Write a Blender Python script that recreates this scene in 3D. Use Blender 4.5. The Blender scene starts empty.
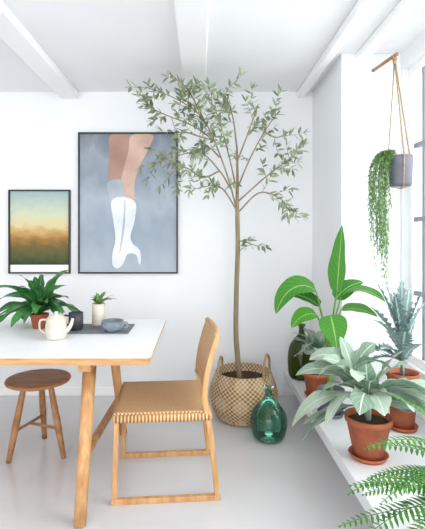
import bpy, math, random
from mathutils import Vector, Matrix
R = random.Random(7)
sc = bpy.context.scene
try: sc.view_settings.view_transform = 'Standard'
except Exception: pass

# ---------------------------------------------------------------- materials
def srgb(c):
    return tuple(((x/255)/12.92 if x/255 <= 0.04045 else ((x/255+0.055)/1.055)**2.4) for x in c) + (1,)
def newmat(name):
    m = bpy.data.materials.new(name); m.use_nodes = True
    nt = m.node_tree; return m, nt, nt.nodes['Principled BSDF']
def mat_noise(name, c1, c2, scale=5, rough=0.6, bump=0.0, bscale=None, stretch=(1,1,1), metal=0, detail=4, spec=0.4):
    m, nt, b = newmat(name)
    tc = nt.nodes.new('ShaderNodeTexCoord'); mp = nt.nodes.new('ShaderNodeMapping')
    mp.inputs['Scale'].default_value = stretch
    nt.links.new(tc.outputs['Object'], mp.inputs[0])
    n = nt.nodes.new('ShaderNodeTexNoise'); n.inputs['Scale'].default_value = scale; n.inputs['Detail'].default_value = detail
    nt.links.new(mp.outputs[0], n.inputs['Vector'])
    r = nt.nodes.new('ShaderNodeValToRGB'); r.color_ramp.elements[0].color = srgb(c1); r.color_ramp.elements[1].color = srgb(c2)
    r.color_ramp.elements[0].position = 0.3; r.color_ramp.elements[1].position = 0.7
    nt.links.new(n.outputs['Fac'], r.inputs[0]); nt.links.new(r.outputs[0], b.inputs['Base Color'])
    b.inputs['Roughness'].default_value = rough; b.inputs['Metallic'].default_value = metal
    b.inputs['Specular IOR Level'].default_value = spec
    if bump:
        n2 = nt.nodes.new('ShaderNodeTexNoise'); n2.inputs['Scale'].default_value = bscale or scale*3
        nt.links.new(mp.outputs[0], n2.inputs['Vector'])
        bp = nt.nodes.new('ShaderNodeBump'); bp.inputs['Strength'].default_value = bump; bp.inputs['Distance'].default_value = 0.01
        nt.links.new(n2.outputs['Fac'], bp.inputs['Height']); nt.links.new(bp.outputs[0], b.inputs['Normal'])
    return m
def mat_leaf(name, ca, cb, rib, ribw=0.06, edge=None, rough=0.5, trans=0.15, vein=0.35):
    m, nt, b = newmat(name)
    g = nt.nodes.new('ShaderNodeNewGeometry')
    mix = nt.nodes.new('ShaderNodeMixRGB'); mix.inputs[1].default_value = srgb(ca); mix.inputs[2].default_value = srgb(cb)
    nt.links.new(g.outputs['Random Per Island'], mix.inputs[0])
    uv = nt.nodes.new('ShaderNodeUVMap'); sp = nt.nodes.new('ShaderNodeSeparateXYZ'); nt.links.new(uv.outputs[0], sp.inputs[0])
    s = nt.nodes.new('ShaderNodeMath'); s.operation = 'SUBTRACT'; s.inputs[1].default_value = 0.5; nt.links.new(sp.outputs[0], s.inputs[0])
    a = nt.nodes.new('ShaderNodeMath'); a.operation = 'ABSOLUTE'; nt.links.new(s.outputs[0], a.inputs[0])
    ad = nt.nodes.new('ShaderNodeMath'); ad.operation = 'MULTIPLY_ADD'; ad.inputs[1].default_value = -0.5
    nt.links.new(a.outputs[0], ad.inputs[0]); nt.links.new(sp.outputs[1], ad.inputs[2])
    sn = nt.nodes.new('ShaderNodeMath'); sn.operation = 'MULTIPLY'; sn.inputs[1].default_value = 55; nt.links.new(ad.outputs[0], sn.inputs[0])
    si = nt.nodes.new('ShaderNodeMath'); si.operation = 'SINE'; nt.links.new(sn.outputs[0], si.inputs[0])
    gt = nt.nodes.new('ShaderNodeMath'); gt.operation = 'GREATER_THAN'; gt.inputs[1].default_value = 0.85; nt.links.new(si.outputs[0], gt.inputs[0])
    vm = nt.nodes.new('ShaderNodeMath'); vm.operation = 'MULTIPLY'; vm.inputs[1].default_value = vein; nt.links.new(gt.outputs[0], vm.inputs[0])
    lt = nt.nodes.new('ShaderNodeMath'); lt.operation = 'LESS_THAN'; lt.inputs[1].default_value = ribw; nt.links.new(a.outputs[0], lt.inputs[0])
    mx = nt.nodes.new('ShaderNodeMath'); mx.operation = 'MAXIMUM'; nt.links.new(vm.outputs[0], mx.inputs[0]); nt.links.new(lt.outputs[0], mx.inputs[1])
    fac = mx
    if edge:
        eg = nt.nodes.new('ShaderNodeMath'); eg.operation = 'GREATER_THAN'; eg.inputs[1].default_value = edge; nt.links.new(a.outputs[0], eg.inputs[0])
        m2 = nt.nodes.new('ShaderNodeMath'); m2.operation = 'MAXIMUM'; nt.links.new(mx.outputs[0], m2.inputs[0]); nt.links.new(eg.outputs[0], m2.inputs[1]); fac = m2
    mr = nt.nodes.new('ShaderNodeMixRGB'); mr.inputs[2].default_value = srgb(rib)
    nt.links.new(fac.outputs[0], mr.inputs[0]); nt.links.new(mix.outputs[0], mr.inputs[1])
    nt.links.new(mr.outputs[0], b.inputs['Base Color']); b.inputs['Roughness'].default_value = rough
    b.inputs['Specular IOR Level'].default_value = 0.35
    if trans:
        tr = nt.nodes.new('ShaderNodeBsdfTranslucent'); nt.links.new(mr.outputs[0], tr.inputs[0])
        ms = nt.nodes.new('ShaderNodeMixShader'); ms.inputs[0].default_value = trans
        out = [n for n in nt.nodes if n.type == 'OUTPUT_MATERIAL'][0]
        nt.links.new(b.outputs[0], ms.inputs[1]); nt.links.new(tr.outputs[0], ms.inputs[2]); nt.links.new(ms.outputs[0], out.inputs[0])
    return m
def mat_weave(name, c1, c2, coord='Object', sx=300, sy=300, axes=(0,1), bump=0.8, extra=None, lo=.3, hi=.72):
    m, nt, b = newmat(name)
    tc = nt.nodes.new('ShaderNodeTexCoord'); sp = nt.nodes.new('ShaderNodeSeparateXYZ'); nt.links.new(tc.outputs[coord], sp.inputs[0])
    outs = []
    for ax, s in zip(axes, (sx, sy)):
        k = nt.nodes.new('ShaderNodeMath'); k.operation = 'MULTIPLY'; k.inputs[1].default_value = s; nt.links.new(sp.outputs[ax], k.inputs[0])
        q = nt.nodes.new('ShaderNodeMath'); q.operation = 'SINE'; nt.links.new(k.outputs[0], q.inputs[0]); outs.append(q)
    p = nt.nodes.new('ShaderNodeMath'); p.operation = 'MULTIPLY'; nt.links.new(outs[0].outputs[0], p.inputs[0]); nt.links.new(outs[1].outputs[0], p.inputs[1])
    ma = nt.nodes.new('ShaderNodeMath'); ma.operation = 'MULTIPLY_ADD'; ma.inputs[1].default_value = 0.5; ma.inputs[2].default_value = 0.5; nt.links.new(p.outputs[0], ma.inputs[0])
    r = nt.nodes.new('ShaderNodeValToRGB'); r.color_ramp.elements[0].color = srgb(c1); r.color_ramp.elements[1].color = srgb(c2)
    r.color_ramp.elements[0].position = lo; r.color_ramp.elements[1].position = hi
    nt.links.new(ma.outputs[0], r.inputs[0]); col = r.outputs[0]
    if extra:
        c3, su, sv, amt = extra
        o2 = []
        for ax, s in zip(axes, (su, sv)):
            k = nt.nodes.new('ShaderNodeMath'); k.operation = 'MULTIPLY'; k.inputs[1].default_value = s; nt.links.new(sp.outputs[ax], k.inputs[0])
            q = nt.nodes.new('ShaderNodeMath'); q.operation = 'SINE'; nt.links.new(k.outputs[0], q.inputs[0]); o2.append(q)
        pp = nt.nodes.new('ShaderNodeMath'); pp.operation = 'ADD'; nt.links.new(o2[0].outputs[0], pp.inputs[0]); nt.links.new(o2[1].outputs[0], pp.inputs[1])
        g = nt.nodes.new('ShaderNodeMath'); g.operation = 'GREATER_THAN'; g.inputs[1].default_value = 0.35; nt.links.new(pp.outputs[0], g.inputs[0])
        h = nt.nodes.new('ShaderNodeMath'); h.operation = 'MULTIPLY'; h.inputs[1].default_value = amt; nt.links.new(g.outputs[0], h.inputs[0])
        mx = nt.nodes.new('ShaderNodeMixRGB'); mx.inputs[2].default_value = srgb(c3); nt.links.new(h.outputs[0], mx.inputs[0]); nt.links.new(col, mx.inputs[1]); col = mx.outputs[0]
    nt.links.new(col, b.inputs['Base Color']); b.inputs['Roughness'].default_value = 0.6
    bp = nt.nodes.new('ShaderNodeBump'); bp.inputs['Strength'].default_value = bump; bp.inputs['Distance'].default_value = 0.006
    nt.links.new(ma.outputs[0], bp.inputs['Height']); nt.links.new(bp.outputs[0], b.inputs['Normal'])
    return m
def mat_glass(name, col, dif, dfac=.22):
    m, nt, b = newmat(name)
    out = [n for n in nt.nodes if n.type == 'OUTPUT_MATERIAL'][0]
    n = nt.nodes.new('ShaderNodeTexNoise'); n.inputs['Scale'].default_value = 4
    r = nt.nodes.new('ShaderNodeValToRGB'); r.color_ramp.elements[0].color = srgb(col); r.color_ramp.elements[1].color = srgb(tuple(min(255, int(c*1.1)) for c in col))
    nt.links.new(n.outputs['Fac'], r.inputs[0])
    t = nt.nodes.new('ShaderNodeBsdfTransparent'); nt.links.new(r.outputs[0], t.inputs[0])
    d = nt.nodes.new('ShaderNodeBsdfTranslucent'); d.inputs[0].default_value = srgb(dif)
    d2 = nt.nodes.new('ShaderNodeBsdfDiffuse'); d2.inputs[0].default_value = srgb(dif)
    ds = nt.nodes.new('ShaderNodeMixShader'); ds.inputs[0].default_value=.5; nt.links.new(d.outputs[0], ds.inputs[1]); nt.links.new(d2.outputs[0], ds.inputs[2])
    m1 = nt.nodes.new('ShaderNodeMixShader')
    lw = nt.nodes.new('ShaderNodeLayerWeight'); lw.inputs[0].default_value = .35
    ma = nt.nodes.new('ShaderNodeMath'); ma.operation='MULTIPLY_ADD'; ma.inputs[1].default_value=.55; ma.inputs[2].default_value=dfac; nt.links.new(lw.outputs['Facing'], ma.inputs[0])
    nt.links.new(ma.outputs[0], m1.inputs[0]); nt.links.new(t.outputs[0], m1.inputs[1]); nt.links.new(ds.outputs[0], m1.inputs[2])
    g = nt.nodes.new('ShaderNodeBsdfGlossy'); g.inputs['Roughness'].default_value = 0.03
    fr = nt.nodes.new('ShaderNodeFresnel'); fr.inputs[0].default_value = 1.5
    m2 = nt.nodes.new('ShaderNodeMixShader'); nt.links.new(fr.outputs[0], m2.inputs[0]); nt.links.new(m1.outputs[0], m2.inputs[1]); nt.links.new(g.outputs[0], m2.inputs[2])
    nt.links.new(m2.outputs[0], out.inputs[0])
    return m

M_wall = mat_noise('wall_paint', (238,240,242), (243,244,246), 2, 0.85, 0.05, 60)
M_ceil = mat_noise('ceiling_paint', (241,241,243), (245,245,247), 2, 0.9, 0.03, 40)
M_trim = mat_noise('trim_paint', (246,246,246), (250,250,250), 3, 0.5)
M_floor = mat_noise('floor_concrete', (202,201,203), (212,211,212), 1.6, 0.18, 0.02, 8, detail=6, spec=.5)
M_bench = mat_noise('bench_paint', (224,226,229), (233,235,238), 3, 0.45)
M_oak = mat_noise('oak', (184,132,82), (214,168,118), 6, 0.5, 0.1, 40, stretch=(6,6,1))
M_oakh = mat_noise('oak_h', (188,138,88), (218,174,126), 6, 0.5, 0.1, 40, stretch=(1,8,8))
M_stool = mat_noise('stool_wood', (142,98,62), (180,134,92), 7, 0.5, 0.1, 40, stretch=(1,6,3))
M_lam = mat_noise('laminate', (240,241,243), (246,247,248), 2, 0.4)
M_black = mat_noise('frame_black', (28,28,30), (40,40,42), 5, 0.4)
M_terra = mat_noise('terracotta', (152,80,54), (188,110,76), 9, 0.85, 0.15, 60)
M_soil = mat_noise('soil', (40,30,22), (78,60,44), 60, 0.95, 0.6, 90)
M_bark = mat_noise('bark', (122,104,84), (160,142,118), 20, 0.85, 0.4, 60, stretch=(1,1,.3))
M_rope = mat_noise('rope', (150,120,86), (188,160,122), 60, 0.9, 0.4, 120)
M_greypot = mat_noise('grey_ceramic', (98,98,110), (122,122,134), 8, 0.7, 0.1)
M_cream = mat_noise('cream_stoneware', (200,190,176), (220,212,200), 14, 0.5, 0.05)
M_dark = mat_noise('dark_ceramic', (44,46,52), (66,68,74), 10, 0.45)
M_bowl = mat_noise('blue_grey_ceramic', (100,112,122), (136,148,156), 14, 0.4)
M_slate = mat_noise('slate', (100,106,112), (128,132,138), 12, 0.6)
M_cane = mat_weave('cane_seat', (158,110,64), (236,200,150), 'Object', 340, 340, (0,1))
M_caneb = mat_weave('cane_back', (158,110,64), (236,200,150), 'Object', 340, 340, (1,2))
M_canew = mat_weave('cane_wrap', (160,112,66), (230,192,140), 'UV', 360, 6, (1,0), lo=.4, hi=.6)
M_basket = mat_weave('basket_weave', (132,102,70), (212,184,146), 'UV', 260, 190, (0,1), extra=((222,204,176), 63, 40, .3))
M_glassT = mat_glass('teal_glass', (160,212,194), (84,150,124), .16)
M_glassO = mat_glass('olive_glass', (130,150,60), (84,104,28), .35)
M_olive = mat_leaf('olive_leaf', (80,104,64), (170,184,150), (180,190,164), 0.03, rough=0.45)
M_banana = mat_leaf('banana_leaf', (40,112,40), (88,158,58), (150,192,104), 0.03, rough=0.35, trans=0.3, vein=.2)
M_silver = mat_leaf('silver_leaf', (114,142,120), (180,198,178), (212,224,210), 0.028, rough=0.85, vein=.22)
M_blue = mat_leaf('blue_leaf', (92,122,118), (142,168,166), (190,204,200), 0.06, rough=0.6)
M_fern = mat_leaf('fern_leaf', (44,108,34), (98,156,62), (100,160,66), 0.03, trans=0.2)
M_darkl = mat_leaf('dark_leaf', (26,84,42), (70,134,68), (100,150,90), 0.04, rough=0.4)
M_trail = mat_leaf('trail_leaf', (76,122,64), (132,168,100), (150,186,120), 0.04)
M_stem = mat_noise('stem_green', (90,132,60), (124,160,86), 20, 0.5)

def mat_window_glass():
    m, nt, b = newmat('window_glass')
    out = [n for n in nt.nodes if n.type == 'OUTPUT_MATERIAL'][0]
    t = nt.nodes.new('ShaderNodeBsdfTransparent'); g = nt.nodes.new('ShaderNodeBsdfGlossy'); g.inputs['Roughness'].default_value = 0.02
    t.inputs[0].default_value = (.96,.98,.98,1)
    ms = nt.nodes.new('ShaderNodeMixShader'); ms.inputs[0].default_value = 0.05
    nt.links.new(t.outputs[0], ms.inputs[1]); nt.links.new(g.outputs[0], ms.inputs[2]); nt.links.new(ms.outputs[0], out.inputs[0])
    return m
M_wglass = mat_window_glass()

# ---------------------------------------------------------------- mesh helpers
def add(name, verts, faces, mat, parent=None, smooth=True, uvs=None, bevel=0, sub=0):
    me = bpy.data.meshes.new(name); me.from_pydata([tuple(v) for v in verts], [], faces); me.update()
    if uvs:
        ul = me.uv_layers.new(name='UVMap')
        for li, l in enumerate(me.loops): ul.data[li].uv = uvs[l.vertex_index]
    for p in me.polygons: p.use_smooth = smooth
    me.materials.append(mat)
    o = bpy.data.objects.new(name, me); sc.collection.objects.link(o)
    if parent: o.parent = parent
    if bevel:
        b = o.modifiers.new('b', 'BEVEL'); b.width = bevel; b.segments = 3; b.limit_method = 'ANGLE'
    return o
def empty(name, loc=(0,0,0), rz=0):
    e = bpy.data.objects.new(name, None); e.empty_display_size = 0.1; sc.collection.objects.link(e)
    e.location = loc; e.rotation_euler = (0,0,rz); return e
def box(name, lo, hi, mat, parent=None, bevel=0.0):
    x0,y0,z0 = lo; x1,y1,z1 = hi
    v = [(x0,y0,z0),(x1,y0,z0),(x1,y1,z0),(x0,y1,z0),(x0,y0,z1),(x1,y0,z1),(x1,y1,z1),(x0,y1,z1)]
    f = [(3,2,1,0),(4,5,6,7),(0,1,5,4),(1,2,6,5),(2,3,7,6),(3,0,4,7)]
    return add(name, v, f, mat, parent, smooth=False, bevel=bevel)
def cr(pts, n=6):
    P = [Vector(p) for p in pts]; P = [2*P[0]-P[1]] + P + [2*P[-1]-P[-2]]
    out = []
    for i in range(1, len(P)-2):
        for k in range(n):
            t = k/n; a,b,c,d = P[i-1],P[i],P[i+1],P[i+2]
            out.append(0.5*((2*b)+(c-a)*t+(2*a-5*b+4*c-d)*t*t+(3*b-a-3*c+d)*t**3))
    out.append(P[-2]); return out
def tube_data(pts, rad, seg=8, ref=None, V=None, F=None, U=None, cap=True):
    pts = [Vector(p) for p in pts]; n = len(pts)
    if not hasattr(rad, '__len__'): rad = [rad]*n
    if len(rad) != n:
        rr = []
        for i in range(n):
            t = i/(n-1)*(len(rad)-1); k = min(int(t), len(rad)-2); rr.append(rad[k]+(rad[k+1]-rad[k])*(t-k))
        rad = rr
    V = [] if V is None else V; F = [] if F is None else F; U = [] if U is None else U
    base = len(V); t0 = (pts[1]-pts[0]).normalized()
    ref = Vector(ref) if ref else (Vector((0,0,1)) if abs(t0.z) < 0.9 else Vector((0,1,0)))
    nrm = (ref - t0*ref.dot(t0)).normalized(); L = 0
    for i in range(n):
        t = (pts[min(i+1,n-1)]-pts[max(i-1,0)]).normalized()
        nrm = (nrm - t*nrm.dot(t)).normalized(); bi = t.cross(nrm)
        if i: L += (pts[i]-pts[i-1]).length
        for s in range(seg):
            a = 2*math.pi*(s+0.5)/seg
            V.append(pts[i]+(nrm*math.cos(a)+bi*math.sin(a))*rad[i]); U.append((s/seg, L))
    for i in range(n-1):
        for s in range(seg):
            a = base+i*seg+s; b = base+i*seg+(s+1)%seg
            F.append((a, b, b+seg, a+seg))
    if cap:
        F.append(tuple(base+s for s in reversed(range(seg)))); F.append(tuple(base+(n-1)*seg+s for s in range(seg)))
    return V, F, U
def tube(name, pts, rad, mat, parent=None, seg=10, ref=None, smooth=True, bevel=0):
    V,F,U = tube_data(pts, rad, seg, ref)
    return add(name, V, F, mat, parent, smooth, U, bevel)
def lathe(name, prof, c, mat, parent=None, seg=40, ripple=None, smooth=True):
    V=[];F=[];U=[]; n=len(prof); L=0
    for i,(r,z) in enumerate(prof):
        if i: L += math.hypot(r-prof[i-1][0], z-prof[i-1][1])
        for s in range(seg+1):
            a = 2*math.pi*s/seg; rr = r
            if ripple: rr = r*(1+ripple*math.sin(a*24+(i%2)*math.pi))
            V.append((c[0]+rr*math.cos(a), c[1]+rr*math.sin(a), c[2]+z)); U.append((s/seg, L))
    for i in range(n-1):
        for s in range(seg):
            a = i*(seg+1)+s; F.append((a, a+1, a+seg+2, a+seg+1))
    o = add(name, V, F, mat, parent, smooth, U)
    import bmesh
    bm = bmesh.new(); bm.from_mesh(o.data); bmesh.ops.remove_doubles(bm, verts=bm.verts, dist=1e-6); bmesh.ops.recalc_face_normals(bm, faces=bm.faces); bm.to_mesh(o.data); bm.free()
    for p in o.data.polygons: p.use_smooth = smooth
    return o
def prof_smooth(pr, n=5):
    return [(max(p.x,0), p.z) for p in cr([(r,0,z) for r,z in pr], n)]

class Leaves:
    def __init__(s, zmin=None, xmax=None, ymax=None): s.V=[]; s.F=[]; s.U=[]; s.zmin=zmin; s.xmax=xmax; s.ymax=ymax
    def leaf(s, base, d, L, W, droop=0.5, shape='lance', n=8, fold=0.25, roll=0.0, stalk=0.0, wav=0.0):
        p = Vector(base); d = Vector(d).normalized(); b0 = len(s.V)
        side = d.cross(Vector((0,0,1)))
        if side.length < 0.05: side = Vector((math.cos(roll*3), math.sin(roll*3), 0))
        side.normalize(); side = Matrix.Rotation(roll, 3, d) @ side
        ph = R.random()*6
        for i in range(n+1):
            t = i/n
            if t < stalk: w = 0.06
            else:
                q = (t-stalk)/(1-stalk)
                if shape == 'lance': w = math.sin(math.pi*q**0.8)**0.9 if 0<q<1 else 0
                elif shape == 'ovate': w = math.sin(math.pi*q**0.62)**0.75 if 0<q<1 else 0
                elif shape == 'soft': w = (math.sin(math.pi*q**0.85)**0.6 if 0<q<1 else 0)*(1+.16*math.sin(q*15+ph))
                elif shape == 'strap': w = (math.sin(math.pi*q**0.9)**0.5 if 0<q<1 else 0)*(1+.13*math.sin(q*24+ph))
                elif shape == 'spiky': w = (math.sin(math.pi*q**0.7)**0.7 if 0<q<1 else 0)*(1.0 if i%2 else 0.45)
                w = max(w, 0.02)
            hw = W*0.5*w
            nn = side.cross(d).normalized()
            wv = wav*W*math.sin(t*14+ph)*w
            tri = [p-side*hw+nn*(fold*hw+wv), p.copy(), p+side*hw+nn*(fold*hw-wv)]
            for v in tri:
                if s.zmin is not None and v.z < s.zmin: v.z = s.zmin + R.random()*.002
                if s.xmax is not None and v.x > s.xmax: v.x = s.xmax - R.random()*.002
            s.V += tri
            s.U += [(0.5-0.5*(0.15+0.85*w if w<.3 else 1), t), (0.5, t), (0.5+0.5*(0.15+0.85*w if w<.3 else 1), t)]
            p = p + d*(L/n)
            d = (d + Vector((0,0,-1))*droop/n).normalized()
            side = (side - d*side.dot(d)).normalized()
        for i in range(n):
            a = b0+i*3
            s.F += [(a,a+1,a+4,a+3),(a+1,a+2,a+5,a+4)]
        return p
    def path(s, pts, rad, seg=5): tube_data(pts, rad, seg, None, s.V, s.F, s.U)
    def obj(s, name, mat, parent): return add(name, s.V, s.F, mat, parent, True, s.U)
def dirv(az, el):
    a = math.radians(az); e = math.radians(el); return Vector((math.cos(a)*math.cos(e), math.sin(a)*math.cos(e), math.sin(e)))

# ---------------------------------------------------------------- room
XR, YB, H, XW, YR = 0.93, 3.64, 2.51, 1.32, 2.89
box('floor', (-3.2,-2.2,-0.1), (1.6,YB+.15,0), M_floor)
box('ceiling', (-3.2,-2.2,H), (1.6,YB+.15,H+.1), M_ceil)
box('wall_back', (-3.2,YB,0), (XR+.6,YB+.15,H), M_wall)
box('wall_left', (-3.2,-2.2,0), (-3.05,YB,H), M_wall)
rw = empty('wall_right')
box('pier', (XR,YR,0), (XW+.2,YB,H), M_wall, rw)
WZ0, WZ1, WY0, WY1 = 0.50, 2.40, 0.20, 2.87
box('below_window', (XW,-2.2,0), (XW+.2,YR,WZ0), M_wall, rw)
box('above_window', (XW,-2.2,WZ1), (XW+.2,YR,H), M_wall, rw)
box('window_side_near', (XW,-2.2,WZ0), (XW+.2,WY0,WZ1), M_wall, rw)
box('window_side_far', (XW,WY1,WZ0), (XW+.2,YR,WZ1), M_wall, rw)
box('baseboard_back', (-3.05,YB-.012,0), (XR-.25,YB,0.07), M_trim, bevel=.003)
box('ceiling_beam', (-1.15,-2.2,H-.06), (-1.0,YB,H), M_trim, bevel=.01)
box('ceiling_beam', (-.13,-2.2,H-.05), (.045,YB,H), M_trim, bevel=.01)
box('ceiling_beam', (.80,-2.2,H-.05), (.865,YB,H), M_trim, bevel=.01)
box('trim_1', (1.02,-2.2,H-.05), (1.09,YR,H), M_trim, bevel=.006)
w = empty('window_1')
fy0, fy1 = WY0, WY1
box('frame_bottom', (XW+.04,fy0,WZ0), (XW+.10,fy1,WZ0+.05), M_trim, w)
box('frame_top', (XW+.04,fy0,WZ1-.05), (XW+.10,fy1,WZ1), M_trim, w)
box('frame_far', (XW+.04,fy1-.05,WZ0+.05), (XW+.10,fy1,WZ1-.05), M_trim, w)
box('frame_near', (XW+.04,fy0,WZ0+.05), (XW+.10,fy0+.05,WZ1-.05), M_trim, w)
M_munt = mat_noise('muntin_paint', (128,136,142), (148,154,160), 3, 0.5)
k=0
for y in [2.70,2.28,1.86,1.44,1.02,0.60]:
    box('mullion_%d'%k, (XW+.05,y-.016,WZ0+.05), (XW+.09,y+.016,WZ1-.05), M_munt, w); k+=1
for z in [0.95,1.42,1.89]:
    box('muntin_%d'%k, (XW+.052,fy0+.05,z-.015), (XW+.088,fy1-.05,z+.015), M_munt, w); k+=1
box('pane', (XW+.068,fy0+.05,WZ0+.05), (XW+.072,fy1-.05,WZ1-.05), M_wglass, w)
b = empty('window_bench')
V = [(.69,-1.2),(XW-.001,-1.2),(XW-.001,YR-.001),(XR-.001,YR-.001),(XR-.001,YB-.001),(.69,YB-.001)]
vv = [(x,y,.155) for x,y in V]+[(x,y,.22) for x,y in V]
ff = [tuple(reversed(range(6))), tuple(range(6,12))]+[(i,(i+1)%6,(i+1)%6+6,i+6) for i in range(6)]
add('slab', vv, ff, M_bench, b, False, bevel=.006)
box('plinth', (.80,-1.2,0), (.86,YB-.001,.155), M_bench, b)

# ---------------------------------------------------------------- wall art
def ramp_mat(name, stops, noise_amt, scale, stretch=(1,1,1)):
    m, nt, b = newmat(name)
    uv = nt.nodes.new('ShaderNodeUVMap'); sp = nt.nodes.new('ShaderNodeSeparateXYZ'); nt.links.new(uv.outputs[0], sp.inputs[0])
    mp = nt.nodes.new('ShaderNodeMapping'); mp.inputs['Scale'].default_value = stretch; nt.links.new(uv.outputs[0], mp.inputs[0])
    n = nt.nodes.new('ShaderNodeTexNoise'); n.inputs['Scale'].default_value = scale; n.inputs['Detail'].default_value = 5; nt.links.new(mp.outputs[0], n.inputs['Vector'])
    a = nt.nodes.new('ShaderNodeMath'); a.operation='MULTIPLY_ADD'; a.inputs[1].default_value = noise_amt; nt.links.new(n.outputs['Fac'], a.inputs[0])
    s = nt.nodes.new('ShaderNodeMath'); s.operation='SUBTRACT'; s.inputs[1].default_value = noise_amt*0.5
    nt.links.new(sp.outputs[1], a.inputs[2]); nt.links.new(a.outputs[0], s.inputs[0])
    r = nt.nodes.new('ShaderNodeValToRGB'); e = r.color_ramp.elements
    e[0].position = stops[0][0]; e[0].color = srgb(stops[0][1]); e[1].position = stops[-1][0]; e[1].color = srgb(stops[-1][1])
    for p,c in stops[1:-1]:
        q = e.new(p); q.color = srgb(c)
    nt.links.new(s.outputs[0], r.inputs[0]); nt.links.new(r.outputs[0], b.inputs['Base Color']); b.inputs['Roughness'].default_value = 0.6
    b.inputs['Specular IOR Level'].default_value = 0.2
    return m
def framed(name, x0,x1,z0,z1, pm, margin=(0,0)):
    e = empty(name); t=.012; y0=YB-.028; y1=YB-.001
    box('frame_left',(x0,y0,z0),(x0+t,y1,z1),M_black,e); box('frame_right',(x1-t,y0,z0),(x1,y1,z1),M_black,e)
    box('frame_bottom',(x0+t,y0,z0),(x1-t,y1,z0+t),M_black,e); box('frame_top',(x0+t,y0,z1-t),(x1-t,y1,z1),M_black,e)
    box('mount',(x0+t,YB-.014,z0+t),(x1-t,YB-.002,z1-t),M_trim,e)
    a0=x0+t+margin[0]; a1=x1-t-margin[0]; c0=z0+t+margin[1]; c1=z1-t
    add('print', [(a0,YB-.016,c0),(a1,YB-.016,c0),(a1,YB-.016,c1),(a0,YB-.016,c1)], [(0,1,2,3)], pm, e, False, [(0,0),(1,0),(1,1),(0,1)])
    return e
Mland = ramp_mat('landscape_print', [(0,(56,70,48)),(.12,(88,96,58)),(.25,(118,100,58)),(.36,(168,124,70)),(.46,(206,170,112)),(.55,(220,206,158)),(.68,(208,212,182)),(.85,(182,198,186)),(1,(160,184,182))], .22, 6, (1,1.8,1))
framed('framed_landscape_print', -1.575,-1.068,1.008,1.697, Mland, (0,.06))
Mblue = ramp_mat('blanket_print', [(0,(178,188,199)),(.3,(156,168,181)),(.5,(174,184,195)),(.7,(146,156,168)),(.85,(156,164,174)),(1,(128,136,146))], .6, 3.6, (1.4,1,1))
pe = framed('framed_boot_poster', -1.002,-.182,1.008,2.169, Mblue)
M_skin = mat_noise('print_skin', (196,162,146), (218,188,172), 5, 0.7)
M_skin2 = mat_noise('print_skin_shade', (168,132,118), (188,152,136), 5, 0.7)
M_boot = mat_noise('print_boot', (216,221,227), (238,240,244), 6, 0.6)
M_boot2 = mat_noise('print_boot_shade', (164,173,185), (192,199,209), 6, 0.6)
def flat(name, pts, off, mat):
    P = [Vector((-1.002+(u)*.82/99, YB-off, 2.169-(v)*1.161/140)) for u,v in pts]
    n=len(P); out=[]
    for i in range(n):
        a,b_,c,d = P[i-1],P[i],P[(i+1)%n],P[(i+2)%n]
        for k in range(4):
            t=k/4; out.append(0.5*((2*b_)+(c-a)*t+(2*a-5*b_+4*c-d)*t*t+(3*b_-a-3*c+d)*t**3))
    add(name, out, [tuple(range(len(out)))], mat, pe, False)
flat('leg_rear', [(32,2.5),(50,2.5),(49,20),(45,36),(44,52),(33,52),(30,38),(31,20)], .0175, M_skin2)
flat('leg_front', [(53,2.5),(74,2.5),(70,16),(61,34),(56,50),(55,70),(44,70),(42,52),(45,36),(50,18)], .0185, M_skin)
flat('boot_rear', [(29,50),(43,47),(46,60),(48,80),(44,104),(38,104),(34,84),(31,66)], .0195, M_boot2)
flat('boot_front', [(33,68),(45,64),(57,70),(56,88),(52,102),(54,110),(60,115),(62,120),(62,130),(60,130),(58,122),(53,120),(48,122),(45,130),(39,135),(34,131),(34,120),(37,106),(35,88)], .0205, M_boot)
flat('boot_seam', [(46,70),(47,70),(46,95),(42,118),(41,118),(44,95)], .0215, M_boot2)

# ---------------------------------------------------------------- table
t = empty('dining_table')
TX0,TX1,TY0,TY1 = -2.0,-.23,2.06,3.04
def rrect(x0,x1,y0,y1,r,n=6):
    P=[]
    for cx,cy,a0 in ((x1-r,y0+r,-90),(x1-r,y1-r,0),(x0+r,y1-r,90),(x0+r,y0+r,180)):
        for k in range(n+1):
            a=math.radians(a0+90*k/n); P.append((cx+r*math.cos(a),cy+r*math.sin(a)))
    return P
def slab(name,P,z0,z1,mat,par,P2=None,bev=0):
    n=len(P); P2=P2 or P
    v=[(x,y,z0) for x,y in P2]+[(x,y,z1) for x,y in P]
    f=[tuple(reversed(range(n))),tuple(range(n,2*n))]+[(i,(i+1)%n,(i+1)%n+n,i+n) for i in range(n)]
    return add(name,v,f,mat,par,False,bevel=bev)
slab('top_edge', rrect(TX0,TX1,TY0,TY1,.03), .700,.7365, M_oakh, t, rrect(TX0+.012,TX1-.012,TY0+.012,TY1-.012,.025))
slab('top_laminate', rrect(TX0+.003,TX1-.003,TY0+.003,TY1-.003,.028), .7365,.740, M_lam, t)
for i,sx in enumerate((-.555,-1.68)):
    tube('leg_front_%d'%i, [(sx-.005,2.24,.67),(sx+.012,1.985,.0)], [.034,.028], M_oak, t, 16)
    tube('leg_back_%d'%i, [(sx-.005,2.80,.67),(sx+.045,2.93,.0)], [.030,.025], M_oak, t, 16)
    box('cross_rail_%d'%i, (sx-.035,2.12,.655),(sx+.03,2.98,.700), M_oak, t, .004)
    tube('stretcher_%d'%i, [(sx+.005,2.085,.26),(sx+.028,2.88,.26)], .023, M_oak, t, 4, smooth=False, bevel=.003)
box('long_rail', (-1.66,2.50,.60),(-.57,2.53,.672), M_oakh, t, .003)

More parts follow.
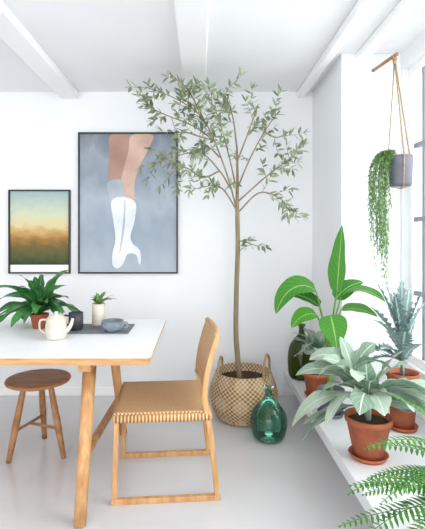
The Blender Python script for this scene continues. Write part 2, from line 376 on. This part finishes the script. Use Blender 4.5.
# ---------------------------------------------------------------- stool
s = empty('wooden_stool')
cx,cy = -.976,2.66
lathe('seat', [(0,.425),(.10,.425),(.165,.43),(.185,.438),(.190,.447),(.186,.456),(.17,.459),(.08,.452),(0,.450)], (cx,cy,0), M_stool, s, 48)
legs=[(-1.108,2.545),(-.805,2.60),(-1.01,2.86)]
for i,(x,y) in enumerate(legs):
    dx,dy=cx-x,cy-y; L=math.hypot(dx,dy); top=(cx-dx/L*.085,cy-dy/L*.085,.43)
    tube('leg_%d'%i,cr([top,((top[0]+x)/2,(top[1]+y)/2,.215),(x,y,0)],4),[.016,.021,.015],M_stool,s,12)
def sl(i,z):
    x,y=legs[i];dx,dy=cx-x,cy-y;L=math.hypot(dx,dy);tp=(cx-dx/L*.085,cy-dy/L*.085);q=z/.43
    return Vector((x+(tp[0]-x)*q,y+(tp[1]-y)*q,z))
tube('stretcher_0',[sl(0,.17),sl(2,.17)],.009,M_stool,s,10)
mid=(sl(0,.17)+sl(2,.17))/2
tube('stretcher_1',[mid,sl(1,.17)],.009,M_stool,s,10)

# ---------------------------------------------------------------- chair
c = empty('cane_dining_chair', (.085,2.19,0), math.radians(4.5))
Wd=.46
rear=[(0,0,.026),(-.018,0,.2),(-.04,0,.38),(-.062,0,.50),(-.052,0,.62),(-.022,0,.74),(.004,0,.815)]
for i,yy in enumerate((0,Wd)):
    tube('rear_post_%d'%i,[p+Vector((0,yy,0)) for p in cr(rear,5)],.019,M_oak,c,4,ref=(0,1,0),smooth=False,bevel=.004)
    tube('front_leg_%d'%i,[(-.505,yy,.026),(-.495,yy,.40)],.018,M_oak,c,4,ref=(0,1,0),smooth=False,bevel=.004)
    tube('runner_%d'%i,[(-.52,yy,.013),(.016,yy,.013)],.0183,M_oak,c,4,ref=(0,0,1),smooth=False,bevel=.003)
    tube('side_rail_%d'%i,[(-.51,yy,.415),(-.038,yy,.415)],.021,M_canew,c,12)
for i,xx in enumerate((-.497,-.045)):
    tube('cross_rail_%d'%i,[(xx,-.01,.415),(xx,Wd+.01,.415)],.021,M_canew,c,12)
N=24;V=[];F=[]
for i in range(N+1):
    for j in range(N+1):
        u,v=i/N,j/N; V.append((-.505+u*.468,-.008+v*(Wd+.016),.437-.014*math.sin(math.pi*u)*math.sin(math.pi*v)))
for i in range(N):
    for j in range(N):
        a=i*(N+1)+j; F.append((a,a+1,a+N+2,a+N+1))
o=add('cane_seat',V,F,M_cane,c); so=o.modifiers.new('s','SOLIDIFY'); so.thickness=.008; so.offset=-1
zs=[.50+k*.031 for k in range(11)]
def rx(z):
    P=cr(rear,12)
    return min(P,key=lambda p:abs(p.z-z)).x
V=[];F=[]
for i,z in enumerate(zs):
    for j in range(N+1):
        v=j/N; V.append((rx(z)-.006+.02*math.sin(math.pi*v),.006+v*(Wd-.012),z))
for i in range(len(zs)-1):
    for j in range(N):
        a=i*(N+1)+j; F.append((a,a+1,a+N+2,a+N+1))
o=add('cane_back',V,F,M_caneb,c); so=o.modifiers.new('s','SOLIDIFY'); so.thickness=.012; so.offset=0
for nm,z in (('back_rail_lower',.505),('back_rail_top',.81)):
    tube(nm,[(rx(z)-.006+.02*math.sin(math.pi*v/8),v/8*Wd,z) for v in range(9)],.014,M_canew,c,12)

# ---------------------------------------------------------------- olive tree in basket
tr = empty('potted_olive_tree')
bc=(.315,3.2,0)
pr=[(0,.004),(.175,.004),(.19,.012)]
nr=22
for i in range(nr+1):
    q=i/nr; r=.192+.048*math.sin(math.pi*min(1,q*1.05)**.9)+ (.006*(1 if i%2 else -1)*.5); pr.append((r+.012*q,.02+q*.315))
pr+=[(.197,.34),(.188,.33),(.185,.27),(0,.27)]
lathe('basket',pr,bc,M_basket,tr,96,ripple=.008)
lathe('soil',[(0,.285),(.1,.288),(.186,.28)],bc,M_soil,tr,32)
for i,(p0,p1,h) in enumerate((((.44,3.04,.315),(.515,3.26,.315),.15),((.13,3.12,.315),(.17,3.35,.315),.11))):
    P0=Vector(p0);P1=Vector(p1)
    pts=[P0,P0*.92+P1*.08+Vector((0,0,h*.65)),(P0+P1)/2+Vector((0,0,h)),P0*.08+P1*.92+Vector((0,0,h*.65)),P1]
    tube('basket_handle_%d'%i,cr(pts,6),.009,M_rope,tr,8)
trunk=cr([(.29,3.2,.25),(.262,3.2,.6),(.266,3.2,.95),(.275,3.2,1.25),(.27,3.2,1.54),(.272,3.19,1.72),(.268,3.18,1.94)],6)
wd=Leaves(); wd.path(trunk,[.021,.018,.017,.016,.011,.006],10)
Br=[[(.27,3.2,1.50),(.18,3.17,1.80),(.035,3.14,2.13),(-.14,3.08,2.26),(-.38,3.05,2.35)],
[(.035,3.14,2.13),(-.08,3.05,2.32),(-.2,3.0,2.42)],
[(.268,3.18,1.94),(.23,3.14,2.18),(.155,3.08,2.35)],
[(.272,3.2,1.66),(.36,3.2,1.87),(.46,3.15,2.06),(.56,3.1,2.2)],
[(.27,3.2,1.56),(.45,3.15,1.72),(.58,3.1,1.82),(.66,3.05,1.88)],
[(.22,3.18,1.66),(.14,3.15,1.78),(0,3.1,1.90),(-.21,3.08,1.86),(-.34,3.08,1.80)],
[(.27,3.2,1.50),(.14,3.1,1.66),(-.04,3.03,1.64)],
[(.27,3.2,1.48),(.42,3.12,1.62),(.56,3.05,1.57),(.62,3.02,1.47)],
[(.275,3.2,1.28),(.33,3.14,1.27),(.41,3.1,1.24)],
[(.27,3.19,1.62),(.2,3.0,1.85),(.12,2.92,2.1),(.05,2.9,2.25)],
[(.268,3.18,1.85),(.36,3.08,2.10),(.40,3.02,2.22)],
[(.1,3.15,2.0),(-.02,3.1,2.02),(-.16,3.05,2.06)],
[(.1,3.15,2.0),(-.06,3.2,2.12),(-.26,3.2,2.20),(-.42,3.2,2.28)],
[(.14,3.15,1.78),(.02,3.05,1.72),(-.1,3.0,1.78),(-.2,3.0,1.74)],
[(.14,3.16,1.88),(.06,3.1,1.94),(-.02,3.05,1.90)],
[(.46,3.15,2.06),(.55,3.15,2.02),(.63,3.1,2.05)]]
dens=[.060,.062,.08,.08,.07,.062,.062,.07,.1,.065,.08,.062,.06,.062,.06,.07]
lv=Leaves()
def clampok(p): return p.z<2.44 and p.x<.74 and p.y<3.5
for bi,bp in enumerate(Br):
    P=cr(bp,8); wd.path(P,[.0065,.0045,.0022],6)
    L=sum((P[i+1]-P[i]).length for i in range(len(P)-1))
    nt=max(2,int(L/dens[bi])) if bi!=8 else 3
    for k in range(nt):
        q=0.36+0.64*(k+R.random()*.5)/nt if bi!=8 else .5+.25*k
        idx=min(int(q*(len(P)-1)),len(P)-2); p0=P[idx]; td=(P[idx+1]-P[idx]).normalized()
        d=(td*.8+Vector((R.uniform(-1,1),R.uniform(-1,1),R.uniform(-.6,.85)))).normalized()
        tl=R.uniform(.09,.20) if bi!=8 else .07
        pts=[p0]; dd=d.copy()
        for j in range(5):
            pts.append(pts[-1]+dd*tl/5); dd=(dd+Vector((R.uniform(-.2,.2),R.uniform(-.2,.2),R.uniform(-.25,.15)))).normalized()
        if not all(clampok(p) for p in pts): continue
        wd.path(pts,[.0022,.001],4)
        for j in range(1,6):
            for sgn in (-1,1):
                if R.random()<.1: continue
                sdv=dd.cross(Vector((R.uniform(-1,1),R.uniform(-1,1),R.uniform(-1,1)))).normalized()
                ld=(dd*.6+sdv*sgn).normalized()
                lv.leaf(pts[j],ld,R.uniform(.045,.075),R.uniform(.016,.023),R.uniform(0,.5),'lance',5,.15,R.uniform(-1,1))
        lv.leaf(pts[-1],dd,.06,.017,.2,'lance',5)
wd.obj('trunk_and_branches',M_bark,tr); lv.obj('leaves',M_olive,tr)

# ---------------------------------------------------------------- glass bottles
def bottle(name,prof,c,mat):
    P=prof_smooth(prof,6)
    P=[(0,P[0][1])]+P
    return lathe(name,P,c,mat,None,48)
bottle('teal_glass_demijohn',[(.055,.0),(.098,.02),(.118,.09),(.112,.16),(.075,.22),(.034,.26),(.024,.29),(.024,.315),(.033,.325),(.033,.335)],(.445,2.85,0.001),M_glassT)
bottle('olive_glass_bottle',[(.06,.0),(.092,.012),(.104,.07),(.106,.17),(.090,.25),(.048,.31),(.024,.345),(.02,.39),(.028,.40),(.028,.415)],(.785,3.40,0.221),M_glassO)

# ---------------------------------------------------------------- pots
def pot(name,c,rt,rb,h,mat,par,saucer=True,rim=.028):
    z0=.012 if saucer else 0
    if saucer: lathe('saucer',[(0,0),(rb*1.15,0),(rb*1.35,.022),(rb*1.3,.024),(rb*1.1,.010),(0,.010)],c,mat,par,40)
    p=[(0,z0),(rb,z0),(rt*.93,h-rim),(rt,h-rim+.002),(rt*1.02,h),(rt*.94,h),(rt*.9,h-rim),(rt*.86,h-rim-.005),(0,h-rim-.006)]
    lathe('pot',p,c,mat,par,40)
    lathe('soil',[(0,h-rim+.008),(rt*.5,h-rim+.006),(rt*.88,h-rim)],c,M_soil,par,28)
def rosette(L_,crown,specs,shape='soft',wav=.05,stalk=.14,n=12,fold=.3,rl=.45):
    for az,el,ln,wdt,dr in specs:
        L_.leaf(crown+Vector((0,0,R.uniform(-.05,.02))),dirv(az,el),ln,wdt,dr,shape,n,fold,R.uniform(-rl,rl),stalk,wav)

sp_=empty('potted_silver_leaf_plant'); pc=(.83,2.17,.2205)
pot('p',pc,.112,.070,.205,M_terra,sp_)
L_=Leaves(zmin=.228,xmax=XW-.01); base=Vector((pc[0],pc[1],pc[2]+.18))
crown=base+Vector((0,0,.10)); L_.path([base,base+Vector((.005,0,.07)),crown],[.014,.012,.010],8)
rosette(L_,crown,[(184,42,.46,.13,2.2),(194,14,.40,.12,1.3),(168,60,.42,.13,2.0),(212,45,.36,.12,2.3),(240,55,.28,.12,2.2),(268,48,.24,.11,2.0),(300,50,.28,.12,1.8),
 (335,38,.40,.13,1.9),(352,50,.42,.13,2.0),(355,28,.38,.13,1.4),(150,70,.32,.12,1.8),(75,74,.28,.12,1.6),(20,66,.32,.13,1.7),(200,66,.36,.12,2.4),(325,64,.34,.13,2.2),(176,4,.34,.11,.8),(350,62,.34,.13,2.2),(345,8,.36,.12,.7),(5,76,.34,.12,1.6),(338,18,.38,.12,1.2),(180,74,.34,.12,2.0),(255,75,.22,.10,2.0)],'soft',.08,.16,24,.12,.7)
shoot=base+Vector((-.07,.02,.24)); L_.path(cr([base,base+Vector((-.04,.01,.12)),shoot],4),[.009,.006],6)
rosette(L_,shoot,[(200,50,.24,.10,2.0),(160,50,.24,.10,1.8),(260,55,.18,.09,2.0),(110,74,.20,.09,1.2),(330,50,.20,.10,1.8),(10,70,.2,.09,1.3)],'soft',.08,.14,18,.12,.7)
L_.obj('leaves',M_silver,sp_)

s2=empty('potted_silver_leaf_plant'); pc=(.79,3.0,.2205)
pot('p',pc,.088,.058,.17,M_terra,s2)
L_=Leaves(xmax=.915); base=Vector((pc[0],pc[1],pc[2]+.15)); crown=base+Vector((0,0,.12)); L_.path([base,base+Vector((0,0,.06)),crown],[.010,.009,.007],8)
rosette(L_,crown+Vector((0,-.02,.03)),[(200,50,.20,.09,1.8),(180,68,.24,.10,1.8),(230,54,.22,.10,1.8),(258,60,.22,.10,1.8),(285,50,.20,.10,1.8),(150,60,.20,.09,1.4),(280,76,.27,.10,1.6),(225,75,.27,.10,1.6),(100,70,.2,.10,1.0),(0,78,.2,.10,.8),(310,66,.22,.10,1.4)],'soft',.08,.12,18,.12,.7)
L_.obj('leaves',M_silver,s2)

bp_=empty('potted_banana_plant'); pc=(.80,2.69,.2205)
pot('p',pc,.080,.06,.16,M_greypot,bp_,True)
L_=Leaves(xmax=XW-.02); st=Leaves(); b0=Vector((pc[0],pc[1],pc[2]+.13))
t0=b0+Vector((-.01,0,.26)); st.path(cr([b0,b0+Vector((-.005,0,.13)),t0],4),[.018,.014,.010],10)
def bleaf(mid,tip_dir,ln,wd_,droop,roll,src=t0):
    mid=Vector(mid); st.path(cr([src,(src+mid)/2+Vector((0,0,.02)),mid],4),[.008,.004],6)
    L_.leaf(mid,tip_dir,ln,wd_,droop,'ovate',16,.18,roll,0,.02)
bleaf((.83,2.67,.96),(.07,-.02,1),.42,.17,.05,.6)
bleaf((.70,2.65,.98),(-.75,-.15,.6),.35,.16,2.8,-.6)
bleaf((.86,2.69,.94),(.75,0,.5),.30,.14,1.6,-.4)
bleaf((.85,2.65,.87),(.9,-.1,.2),.22,.12,.9,-.6)
bleaf((.78,2.63,.84),(-.02,-.40,-.3),.22,.16,.6,0.2)
bleaf((.73,2.69,.88),(-.7,.1,.7),.26,.13,1.4,.6)
bleaf((.84,2.73,.92),(.65,.1,.8),.22,.11,1.0,.9)
bleaf((.70,2.64,.84),(-.6,-.2,.2),.20,.12,1.6,-.5)
L_.obj('leaves',M_banana,bp_); st.obj('stems',M_stem,bp_)

ap=empty('potted_artichoke_plant'); pc=(1.15,2.50,.2205)
pot('p',pc,.088,.062,.32,M_terra,ap,True)
L_=Leaves(xmax=XW-.01); base=Vector((pc[0],pc[1],pc[2]+.29)); crown=base+Vector((0,0,.12)); L_.path([base,crown],[.012,.010],8)
rosette(L_,crown,[(270,82,.42,.12,.8),(300,76,.36,.12,.9),(230,76,.40,.12,1.0),(200,70,.34,.12,1.4),(180,78,.44,.11,1.0),(250,68,.28,.12,1.4),(285,64,.26,.12,1.4),(215,58,.26,.12,1.4),(160,72,.34,.11,1.1),(90,84,.38,.11,.5),(190,50,.26,.12,1.3),(240,86,.44,.10,.5),(320,80,.40,.11,.9),(140,80,.42,.10,.7),(195,32,.22,.12,1.0)],'spiky',.06,.1,22)
L_.obj('leaves',M_blue,ap)

fp=empty('potted_fern'); pc=(1.0,1.50,.2205)
pot('p',pc,.10,.066,.16,M_terra,fp)
L_=Leaves(zmin=.228,xmax=XW-.01)
def frond(L_,base,d,ln,w_,droop,n=28,lw=.014):
    p=Vector(base);d=Vector(d).normalized();pts=[p.copy()]
    for i in range(n):
        p=p+d*ln/n
        if p.z<.235: p.z=.235
        pts.append(p.copy())
        d=(d+Vector((0,0,-1))*droop/n).normalized(); sd=d.cross(Vector((0,0,1))).normalized(); q=(i+1)/n
        if q<.10: continue
        l=w_*(min(1,(q-.05)*4))*(1-q)**.6+.006
        for sg in (-1,1): L_.leaf(p,(sd*sg+d*.35),l,lw*(.6+.6*(1-q)),.3,'lance',4,.1)
    L_.path(pts,[.0022,.001],4)
crown=Vector((pc[0],pc[1],pc[2]+.15))
for az,el,ln,dr in [(178,45,.54,1.6),(165,28,.44,1.1),(190,28,.54,1.3),(172,58,.50,1.6),(135,70,.32,1.5),(208,45,.48,1.6),(225,30,.44,1.3),(185,65,.56,1.9),(245,45,.4,1.5),(115,66,.26,1.4),(90,76,.28,1.4),(300,55,.3,1.5),(160,74,.42,1.4),(60,70,.24,1.4),(200,14,.50,.8),(150,82,.42,1.2),(182,12,.54,.6),(172,72,.52,1.6),(196,54,.52,1.8),(218,60,.46,1.8),(165,45,.44,1.5),(270,60,.34,1.5),(176,80,.50,1.3),(178,30,.50,.8)]:
    frond(L_,crown,dirv(az,el),ln,.085,dr)
L_.obj('fronds',M_fern,fp)

hp=empty('hanging_planter'); hx,hy=1.172,2.57
lathe('pot',[(0,1.605),(.056,1.605),(.062,1.62),(.068,1.77),(.066,1.778),(.062,1.77),(.058,1.74),(0,1.74)],(hx,hy,0),M_greypot,hp,36)
lathe('soil',[(0,1.752),(.058,1.748)],(hx,hy,0),M_soil,hp,20)
knot=Vector((hx-.035,hy,2.345))
for i in range(3):
    a=math.radians(20+120*i); q=Vector((hx+.071*math.cos(a),hy+.071*math.sin(a),1.77)); r_=Vector((hx+.06*math.cos(a),hy+.06*math.sin(a),1.603))
    tube('rope_%d'%i,[knot,q,r_,Vector((hx,hy,1.59))],.0042,M_rope,hp,6)
tube('knot',[knot-Vector((0,0,.03)),knot,knot+Vector((0,0,.02))],[.008,.013,.008],M_rope,hp,8)
tube('bracket',[(hx-.035,YR-.001,2.40),(hx-.035,hy-.03,2.362)],.011,M_stool,hp,10)
L_=Leaves()
for k in range(36):
    a=math.radians(R.uniform(120,240)); r0=.055
    p=Vector((hx+r0*math.cos(a)*.7,hy+r0*math.sin(a)*.7,1.765)); ox=R.uniform(-.17,-.085); oy=R.uniform(-.05,.05)
    zl=R.choice([R.uniform(1.04,1.3),R.uniform(1.2,1.5)])
    pts=cr([p,Vector((hx+ox*.7,hy+oy,1.80)),Vector((hx+ox,hy+oy,1.68)),Vector((hx+ox+R.uniform(-.015,.015),hy+oy,(1.70+zl)/2)),Vector((hx+ox*.9+R.uniform(-.01,.01),hy+oy,zl))],8)
    L_.path(pts,.0012,4)
    for q in pts[6:]:
        for m in range(3): L_.leaf(q+Vector((0,0,R.uniform(-.01,.01))),dirv(R.uniform(0,360),R.uniform(-70,10)),R.uniform(.018,.03),.007,.6,'lance',3)
L_.obj('trailing_stems',M_trail,hp)

# ---------------------------------------------------------------- things on table
TZ=.7405
tp=empty('potted_table_plant'); pc=(-1.0,2.74,TZ)
pot('p',pc,.056,.038,.09,M_terra,tp,False,.02)
L_=Leaves(zmin=TZ+.006); crown=Vector((pc[0],pc[1],TZ+.085))
for k in range(40):
    az=k*137.5%360; el=R.uniform(25,80)
    ln=R.uniform(.22,.36)
    if 280<az<350: el=max(el,62); ln=min(ln,.24)
    if 140<az<250: ln*=1.15
    L_.leaf(crown,dirv(az,el),ln,R.uniform(.045,.068),R.uniform(1.5,2.8),'strap',18,.2,R.uniform(-.6,.6),.04,.10)
L_.obj('leaves',M_darkl,tp)
def cup(name,c,r,h,mat,handle=None,taper=1.0):
    e=empty(name)
    P=[(0,0),(r*.8*taper,0),(r*.95*taper,.006),(r,h*.5),(r*.97,h),(r*.9,h),(r*.9,h*.5),(r*.82*taper,.01),(0,.01)]
    lathe('body',P,c,mat,e,36)
    if handle is not None:
        a=math.radians(handle); d=Vector((math.cos(a),math.sin(a),0)); C=Vector(c)
        tube('handle',cr([C+d*r*.93+Vector((0,0,h*.8)),C+d*(r+h*.28)+Vector((0,0,h*.78)),C+d*(r+h*.30)+Vector((0,0,h*.4)),C+d*r*.93+Vector((0,0,h*.25))],5),.006,mat,e,8)
    return e
jc=(-.80,2.45,TZ)
j=empty('stoneware_teapot')
lathe('body',prof_smooth([(0,0),(.045,0),(.056,.012),(.060,.05),(.055,.095),(.048,.120)],4)+[(.044,.120),(.046,.09),(.05,.05),(0,.012)],jc,M_cream,j,40)
lathe('lid',[(.046,.119),(.040,.127),(.012,.133),(.009,.139),(.013,.147),(.006,.152),(0,.152)],jc,M_cream,j,32)
J=Vector(jc)
tube('handle',cr([J+Vector((-.050,0,.105)),J+Vector((-.088,0,.10)),J+Vector((-.090,0,.05)),J+Vector((-.055,0,.03))],6),.006,M_cream,j,8)
tube('spout',cr([J+Vector((.052,0,.04)),J+Vector((.078,0,.07)),J+Vector((.092,0,.112))],5),[.016,.011,.008],M_cream,j,10)
cup('dark_mug',(-.75,2.66,TZ+.006),.044,.105,M_dark,180)
cup('grey_cup',(-.52,2.62,TZ+.006),.068,.064,M_bowl,0,.7)
slab('slate_tray',rrect(-.84,-.42,2.56,2.84,.01),TZ,TZ+.006,M_slate,None)
sv=empty('potted_succulent'); pc=(-.642,2.785,TZ+.006)
lathe('vase',[(0,0),(.032,0),(.042,.01),(.040,.06),(.042,.14),(.038,.14),(.035,.06),(0,.055)],pc,M_cream,sv,32)
L_=Leaves(zmin=TZ+.12); crown=Vector((pc[0],pc[1],TZ+.135)); L_.path([Vector((pc[0],pc[1],TZ+.06)),crown],.006)
for k in range(20):
    az=R.uniform(-60,130)
    L_.leaf(crown,dirv(az if k%3 else az+160,R.uniform(35,80)),R.uniform(.08,.14) if k%3 else .08,.032,R.uniform(.8,1.6),'ovate',7,.2,R.uniform(-.4,.4))
L_.obj('leaves',M_trail,sv)

# ---------------------------------------------------------------- light and camera
wld=bpy.data.worlds.new('World'); sc.world=wld; wld.use_nodes=True
bg=wld.node_tree.nodes['Background']; bg.inputs[0].default_value=(.94,.965,1,1); bg.inputs[1].default_value=2.15
def area(name,loc,rot,sx,sy,e,col=(1,1,1)):
    l=bpy.data.lights.new(name,'AREA'); l.shape='RECTANGLE'; l.size=sx; l.size_y=sy; l.energy=e; l.color=col
    o=bpy.data.objects.new(name,l); o.location=loc; o.rotation_euler=rot; sc.collection.objects.link(o); return o
area('daylight_window',(2.1,1.3,2.3),(0,math.radians(62),0),2.4,2.6,135,(1,.99,.97))
area('added_room_fill',(-.6,-1.6,1.5),(math.radians(98),0,0),3.2,1.6,53,(1,.99,.98))  # added fill light behind the camera, only to brighten the room
cam=bpy.data.cameras.new('Camera'); co=bpy.data.objects.new('Camera',cam); sc.collection.objects.link(co); sc.camera=co
co.location=(0,0,1.3); co.rotation_euler=(math.radians(90),0,0)
cam.sensor_width=36; cam.lens=29.95; cam.shift_x=.0236; cam.shift_y=-.050; cam.clip_start=.05
